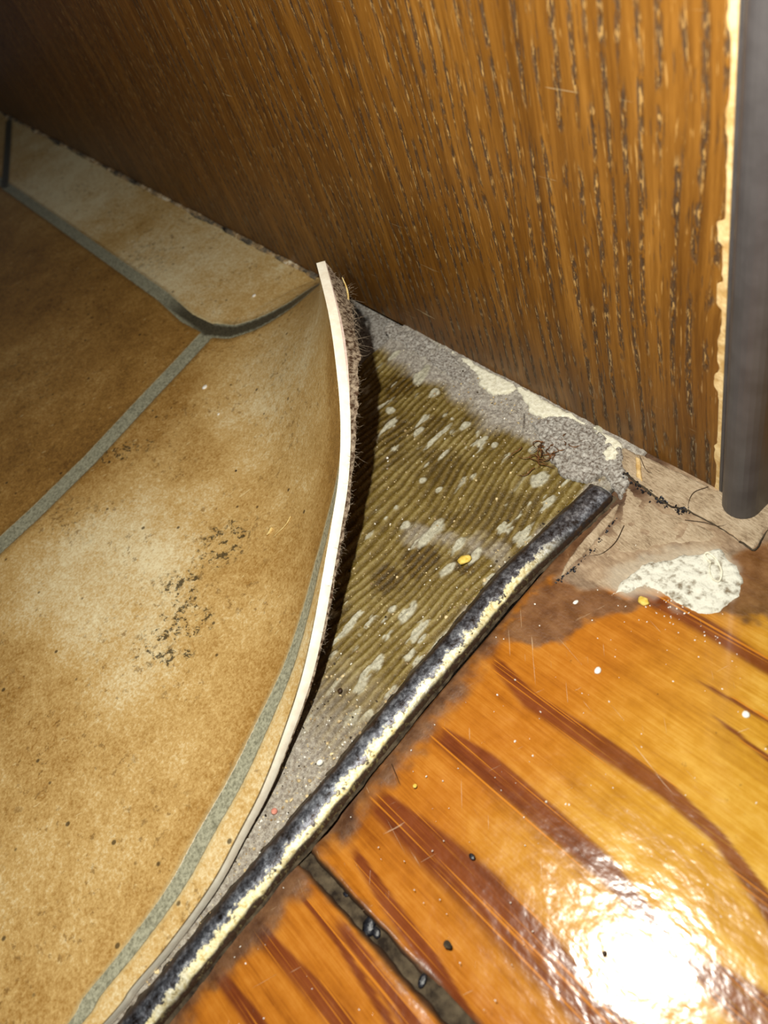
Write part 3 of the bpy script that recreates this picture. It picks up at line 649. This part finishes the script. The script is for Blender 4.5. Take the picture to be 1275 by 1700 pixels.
# fibres sticking out of the backing
rng = np.random.RandomState(4); paths = []
for k in range(700):
    i = int(abs(rng.randn()) * 12) if k < 250 else rng.randint(0, 120)
    i = min(i, 200); t = rng.rand() ** .5; base = G[int((1 - t) * 9), i]; L_ = rng.uniform(.5, 1.6) * (1.5 if i < 22 else .6); d = hang[i] * .5 + rng.randn(3) * .8; d /= np.linalg.norm(d)
    cu = rng.randn(3) * 1.3; P = [base + d * L_ * s + cu * L_ * s * s * .6 + .15 * rng.randn(3) * s for s in np.linspace(0, 1, 6)]
    for q in P: q[1] = min(q[1], YP - .3)
    paths.append(P)
fz = keep(tubes('fuzz', paths, .028, FUZZ, 3), sheet); fz['kind'] = 'stuff'
b0 = G[3, 6]; fs = keep(tubes('torn_strand', [smooth_path([b0 + (-1, -3, -5), b0 + (.3, 0, -1.5), b0 + (.6, 1, 1.5), b0 + (-.3, 1.5, 4)], 6)], .32, FIBRE, 5), sheet); fs['label'] = 'pale straw-coloured strand'

# ---- dirt packed in the seam between sheet and panel
xs = np.linspace(-545, Pc[0] - 1, 900); V = []; F = []
rr = .6 + 1.7 * np.clip(fb(xs, xs * 0, 7, 4, 5) - .3, 0, 1)
for i, x in enumerate(xs):
    for k in range(7):
        a = math.pi * k / 6; V.append((x, YP - .1 - rr[i] * math.sin(a) * 1.3, T - .3 + rr[i] * (1 - math.cos(a)) * .45 + .2 * float(fb(x, k, 1.5, 2, 3))))
F = gridfaces(len(xs), 7)
n = NT('seam_dirt', .8, .2); f = n.noise(n.mp(.12, .12, .12), 5, .75)
n.set('Base Color', n.ramp(f, [(.34, lin(44, 38, 30)), (.46, lin(116, 106, 90)), (.54, lin(176, 144, 100)), (.64, lin(232, 222, 196))])); n.bump(n.noise(n.mp(1.5, 1.5, 1.5), 4), .4)
seam = mesh_obj('seam_dirt', V, F, n.m); tag(seam, 'crusty grey and white dirt in the seam where vinyl meets panel', 'dirt', kind='stuff')

# ================================================================ FRAGMENTS, DEBRIS
Q = pl([(1030, 737), (1100, 770), (1191, 812), (1275, 832), (1420, 860), (1420, 900), (1300, 860), (1275, 879), (1266, 894), (1252, 915), (1228, 898), (1195, 876), (1143, 848), (1109, 838), (1085, 822), (1068, 809), (1030, 778)], .9)
Q[:, 1] = np.where(Q[:, 0] < -53, np.minimum(Q[:, 1], YP - .2), Q[:, 1]); Q[:, 1] = np.minimum(Q[:, 1], YP + 20)
blob('board_fragment', Q, .35, .55, BARE, None, .35, .12, 61, edge=.35, jag=.7)
tag(bpy.data.objects['board_fragment'], 'tan fibrous board fragment wedged along the panel foot, cracked edge', 'board fragment')
Q = pl([(1042, 806), (1062, 822), (1108, 848), (1142, 860), (1192, 888), (1180, 902), (1120, 905), (1070, 915), (1020, 925), (975, 945), (945, 955), (990, 890), (1022, 862)], .6)
blob('board_fragment', Q, .35, .3, BARE, None, .35, .25, 67, edge=.8, jag=1.2)
tag(bpy.data.objects['board_fragment.001'], 'thin worn tan fragment lying just past the end of the metal strip', 'board fragment')
Q = pl([(1032, 828), (1020, 862), (985, 905), (945, 945), (928, 962), (936, 940), (960, 905), (1000, 860)], .8)
sl = blob('wood_splinter', Q, .45, .55, BARE, None, .22, .1, 71, edge=.3, jag=.25)
tag(sl, 'long tan wood splinter along the right side of the metal strip', 'splinter')
Q = pl([(1010, 990), (1030, 965), (1065, 935), (1110, 925), (1160, 915), (1198, 908), (1222, 935), (1236, 962), (1228, 990), (1195, 1018), (1160, 1022), (1125, 1005), (1098, 985), (1070, 972), (1045, 985)], .8)
ps = blob('paint_splash', Q, .5, .4, CHALK, None, .25, .8, 75, edge=1.0, jag=1.0)
tag(ps, 'chalky white dried paint patch on the plank below the panel', 'paint patch')
ring = [(1180, 935), (1170, 922), (1176, 918), (1188, 928), (1198, 948), (1194, 965), (1182, 960), (1178, 945), (1180, 935)]
R3 = [np.array([*fl(p, 1.1)[:2], 1.15]) for p in ring]; R3 = smooth_path(R3, 5)
rg = tubes('dried_rim', [R3], .22, PLASTER, 6); keep(rg, ps) if False else setattr(rg, 'parent', ps)

def thing(o, l, c, g=None): return tag(o, l, c, g)
def at(px, z=.5): return fl(px, z)
p = at((992, 1113), .6); thing(pebble('paint_speck', (p[0], p[1], .65), .62, WHITE, 3, .5), 'round white speck near the middle of the wide orange plank', 'speck')
p = at((1238, 1186), .6); thing(pebble('paint_speck', (p[0], p[1], .65), .5, WHITE, 4, .5), 'small white speck on the orange plank near the photo\'s right edge', 'speck')
p = at((689, 1305), .6); thing(pebble('yellow_crumb', (p[0], p[1], .65), .32, YELLOW, 5, .7), 'tiny yellow crumb on the orange plank close to the metal strip', 'crumb')
p = at((956, 1000), .6); thing(pebble('white_crumb', (p[0], p[1], .6), .33, WHITE, 6, .7, el=1.5, rot=1.2), 'tiny white crumb left of the chalky paint patch', 'crumb')
p = at((1068, 998), .8); thing(pebble('cream_crumb', (p[0], p[1], .8), .75, YELLOW, 8, .6, el=1.3), 'cream crumb at the lower edge of the chalky paint patch', 'crumb')
p = at((530, 1265), .6); thing(pebble('white_grain', (p[0], p[1], .5), .5, WHITE, 7, .8, el=1.4, rot=.9), 'white grain in the grey wedge between curled vinyl and metal strip', 'grain')
p = at((455, 1346), .6); thing(pebble('pink_crumb', (p[0], p[1], .5), .5, PINK, 9, .8), 'pink crumb in the grey wedge, near the cut edge of the vinyl', 'crumb')
p = at((563, 1146), .6); thing(pebble('dark_grain', (p[0], p[1], .4), .5, HAIR, 10, .8), 'dark grain on the ridged glue beside the curled vinyl', 'grain')
p = at((770, 928), .5); thing(pebble('yellow_flake', (p[0], p[1], .35), .9, YELLOW, 12, .5, el=1.4, rot=1), 'yellow flake in the middle of the ridged glue', 'flake')
p = at((743, 1569), .3); thing(pebble('dark_chip', (p[0], p[1], .3), .5, DIRT, 13, .3, el=1.3), 'brown chip on the orange plank just right of the black-dirt gap', 'chip')
p = at((784, 1423), .4); thing(pebble('dark_chip', (p[0], p[1], .42), .36, TAR, 15, .35, el=1.4), 'bluish black chip inside a red-brown streak of the wide plank', 'chip')
p = at((1003, 1583), .5); thing(pebble('dark_grain', (p[0], p[1], .6), .35, HAIR, 14, .6), 'dark grain inside the bright glare on the plank', 'grain')
for px, r, l in [((340, 643), .75, 'white fleck near the top of the curled tile, above the scuffs'), ((422, 491), .6, 'white fleck on the tile strip next to the panel'), ((363, 688), .35, 'tiny white fleck just below the larger fleck on the curled tile')]:
    q = on_sheet(px); thing(pebble('white_fleck', (q[0], q[1], q[2] + .1), r, WHITE, 3, .35), l, 'fleck')
for px, l in [((392, 782), 'tiny dark grain on the curled tile above the large black scuffs')]:
    q = on_sheet(px); thing(pebble('dark_grain', (q[0], q[1], q[2] + .1), .3, HAIR, 3, .6), l, 'grain')
# straws on the curl
q = [on_sheet(p) + (0, 0, .2) for p in [(483, 858), (475, 872), (463, 884), (455, 892)]]
thing(tubes('straw_fibre', [smooth_path(q, 4)], .14, FIBRE, 4), 'thin pale straw stuck to the brown curl of the vinyl', 'fibre')
q = [on_sheet(p) + (0, 0, .2) for p in [(452, 877), (448, 884), (443, 889)]]
thing(tubes('green_husk', [smooth_path(q, 4)], .4, FIBRE, 5), 'tiny greenish husk beside the straw on the vinyl', 'husk')
# hairs
def hair(pts, label, r=.06, z=.95):
    P = smooth_path([np.array([*fl(p, z)[:2], z + .15 * math.sin(i * 1.7)]) for i, p in enumerate(pts)], 8)
    thing(tubes('hair', [P], r, HAIR, 4), label, 'hair')
hair([(1137, 863), (1170, 868), (1198, 873), (1222, 858), (1233, 843)], 'curved dark hair lying across the crack of the tan fragment')
hair([(1176, 808), (1152, 818), (1143, 835), (1144, 850)], 'short dark hair near the foot of the plastic edge', z=1.1)
hair([(1036, 872), (1022, 900), (1000, 918), (978, 922)], 'fine curved hair just right of the metal strip end')
hair([(650, 1268), (664, 1302)], 'short straight hair on the orange plank by the metal strip', z=.8)
hair([(870, 686), (869, 710), (864, 722)], 'short black hair on the grey crust above the glue', z=1.3)
hair([(1062, 757), (1072, 780), (1083, 785)], 'tiny hair by the clear splinter at the panel foot', z=1.5)
# clear splinter
Q = pl([(1054, 757), (1064, 762), (1067, 800), (1056, 792)], 1.0)
thing(blob('pale_splinter', Q, .95, .4, EDGEBAND, None, .2, .1, 81, edge=.2, jag=.1), 'pale splinter standing over the crack at the panel foot', 'splinter')
# brown fibre tuft
rng = np.random.RandomState(8); paths = []; c0 = fl((905, 752), .8)
for k in range(26):
    a = rng.uniform(0, 6.28); b = np.array([c0[0] + rng.randn() * 1.5, c0[1] + rng.randn() * 2.8, .85]); P = [b]
    d = np.array([math.cos(a), math.sin(a), .1])
    for s in range(7):
        d = d + rng.randn(3) * .5; d[2] *= .3; d /= np.linalg.norm(d); P.append(P[-1] + d * .65); P[-1][2] = min(max(P[-1][2], .6), 1.5)
    paths.append(P)
thing(tubes('fibre_tuft', paths, .13, BROWNF, 4), 'tangled brown fibre tuft on the grey crust near the strip end', 'fibres')
crk = [smooth_path([np.array([*fl(p, .95)[:2], .86]) for p in q], 5) + rngc for q, rngc in (([(1028, 778), (1068, 809), (1109, 838), (1143, 848), (1195, 876), (1228, 898)], 0), ([(1228, 898), (1252, 912), (1266, 892), (1275, 878)], 0))]
for P in crk: P[:, :2] += .25 * (np.stack([fb(P[:, 0] * 3, P[:, 1] * 3, 1, 3, 7), fb(P[:, 0] * 3, P[:, 1] * 3, 1, 3, 8)], -1) - .5) * 2
cko = tubes('crack_dirt', crk, .2, DIRT, 5, bpy.data.objects['board_fragment']); cko['kind'] = 'stuff'
# black crumbs along the crack
rng = np.random.RandomState(9); V = []; F = []; A = []
def grit(name, pts, rs, mat):
    V = []; F = []; t = (1 + 5 ** .5) / 2
    ico = np.array([(-1, t, 0), (1, t, 0), (-1, -t, 0), (1, -t, 0), (0, -1, t), (0, 1, t), (0, -1, -t), (0, 1, -t), (t, 0, -1), (t, 0, 1), (-t, 0, -1), (-t, 0, 1)]) / 1.9
    fc = [(0, 11, 5), (0, 5, 1), (0, 1, 7), (0, 7, 10), (0, 10, 11), (1, 5, 9), (5, 11, 4), (11, 10, 2), (10, 7, 6), (7, 1, 8), (3, 9, 4), (3, 4, 2), (3, 2, 6), (3, 6, 8), (3, 8, 9), (4, 9, 5), (2, 4, 11), (6, 2, 10), (8, 6, 7), (9, 8, 1)]
    for p, r in zip(pts, rs):
        b = len(V); s = rng.uniform(.6, 1.3, 3); V += list((ico * s * rng.uniform(.8, 1.2, (12, 1))) * r + p); F += [[b + i for i in f] for f in fc]
    return mesh_obj(name, V, F, mat, smooth=False)
crack = smooth_path([np.array([*fl(p, .9)[:2], .75]) for p in [(1036, 786), (1062, 806), (1080, 818), (1100, 832), (1125, 845), (1140, 848)]], 20)
idx = rng.randint(0, len(crack), 110); pts = crack[idx] + rng.randn(110, 3) * (.5, .5, .12)
tag(grit('black_crumbs', pts, rng.uniform(.06, .32, 110), TAR), 'black crumbs along the crack beside the strip end', 'crumbs', kind='stuff')
cr2 = smooth_path([np.array([*fl(p, .9)[:2], .7]) for p in [(1022, 862), (990, 905), (950, 945), (925, 965)]], 20)
idx = rng.randint(0, len(cr2), 60); pts = cr2[idx] + rng.randn(60, 3) * (.25, .25, .1)
tag(grit('black_crumbs', pts, rng.uniform(.08, .3, 60), TAR), 'sparse black crumbs beside the long splinter', 'crumbs', kind='stuff')
# grit over glue and dust
def scatter(n, mat, label, rmax, f, name):
    pts = []; rs = []
    while len(pts) < n:
        y = rng.uniform(-48, 74); x = rng.uniform(-118, sx_at(y) - 2.2)
        if rng.rand() > f(x, y): continue
        j = int((y + 72) / (YP + 73) * (ny - 1)); k = int((x + 142) / (sx_at(y) + .3 + 142) * (nx - 1)); z = zz_bed[j, min(k, nx - 1)]
        r = rmax * (.25 + .75 * rng.rand() ** 4); pts.append((x, y, z + r * .3)); rs.append(r)
    return tag(grit(name, np.array(pts), rs, mat), label, 'grit', kind='stuff')
zz_bed = zz
dens = lambda x, y: .12 + .5 * float(sst(10, 0, sx_at(y) - x)) + .5 * float(sst(12, -5, y)) + .25 * float(sst(60, 70, y))
scatter(2600, GRIT, 'tan grit scattered over the ridged glue', .34, dens, 'tan_grit')
scatter(1300, WHITE, 'white grit scattered over the ridged glue', .24, dens, 'white_grit')
scatter(700, DIRT, 'dark grit scattered over the ridged glue', .32, dens, 'dark_grit')
# white dust on planks
pts = []; 
for k in range(260):
    x = rng.uniform(-62, 5); y = rng.uniform(-45, 60)
    if x < sx_at(y) + 4 or abs(y - gapy(x)) < 2.5: continue
    pts.append((x, y, .55))
for k in range(45):
    a = rng.randn(2) * (4, 2); q = fl((1150 - k * .7, 1015), .7); pts.append((q[0] + a[0], q[1] + a[1] - 1, .6))
tag(grit('white_dust', np.array(pts), rng.uniform(.04, .17, len(pts)), WHITE), 'fine white dust on the orange planks', 'dust', kind='stuff')
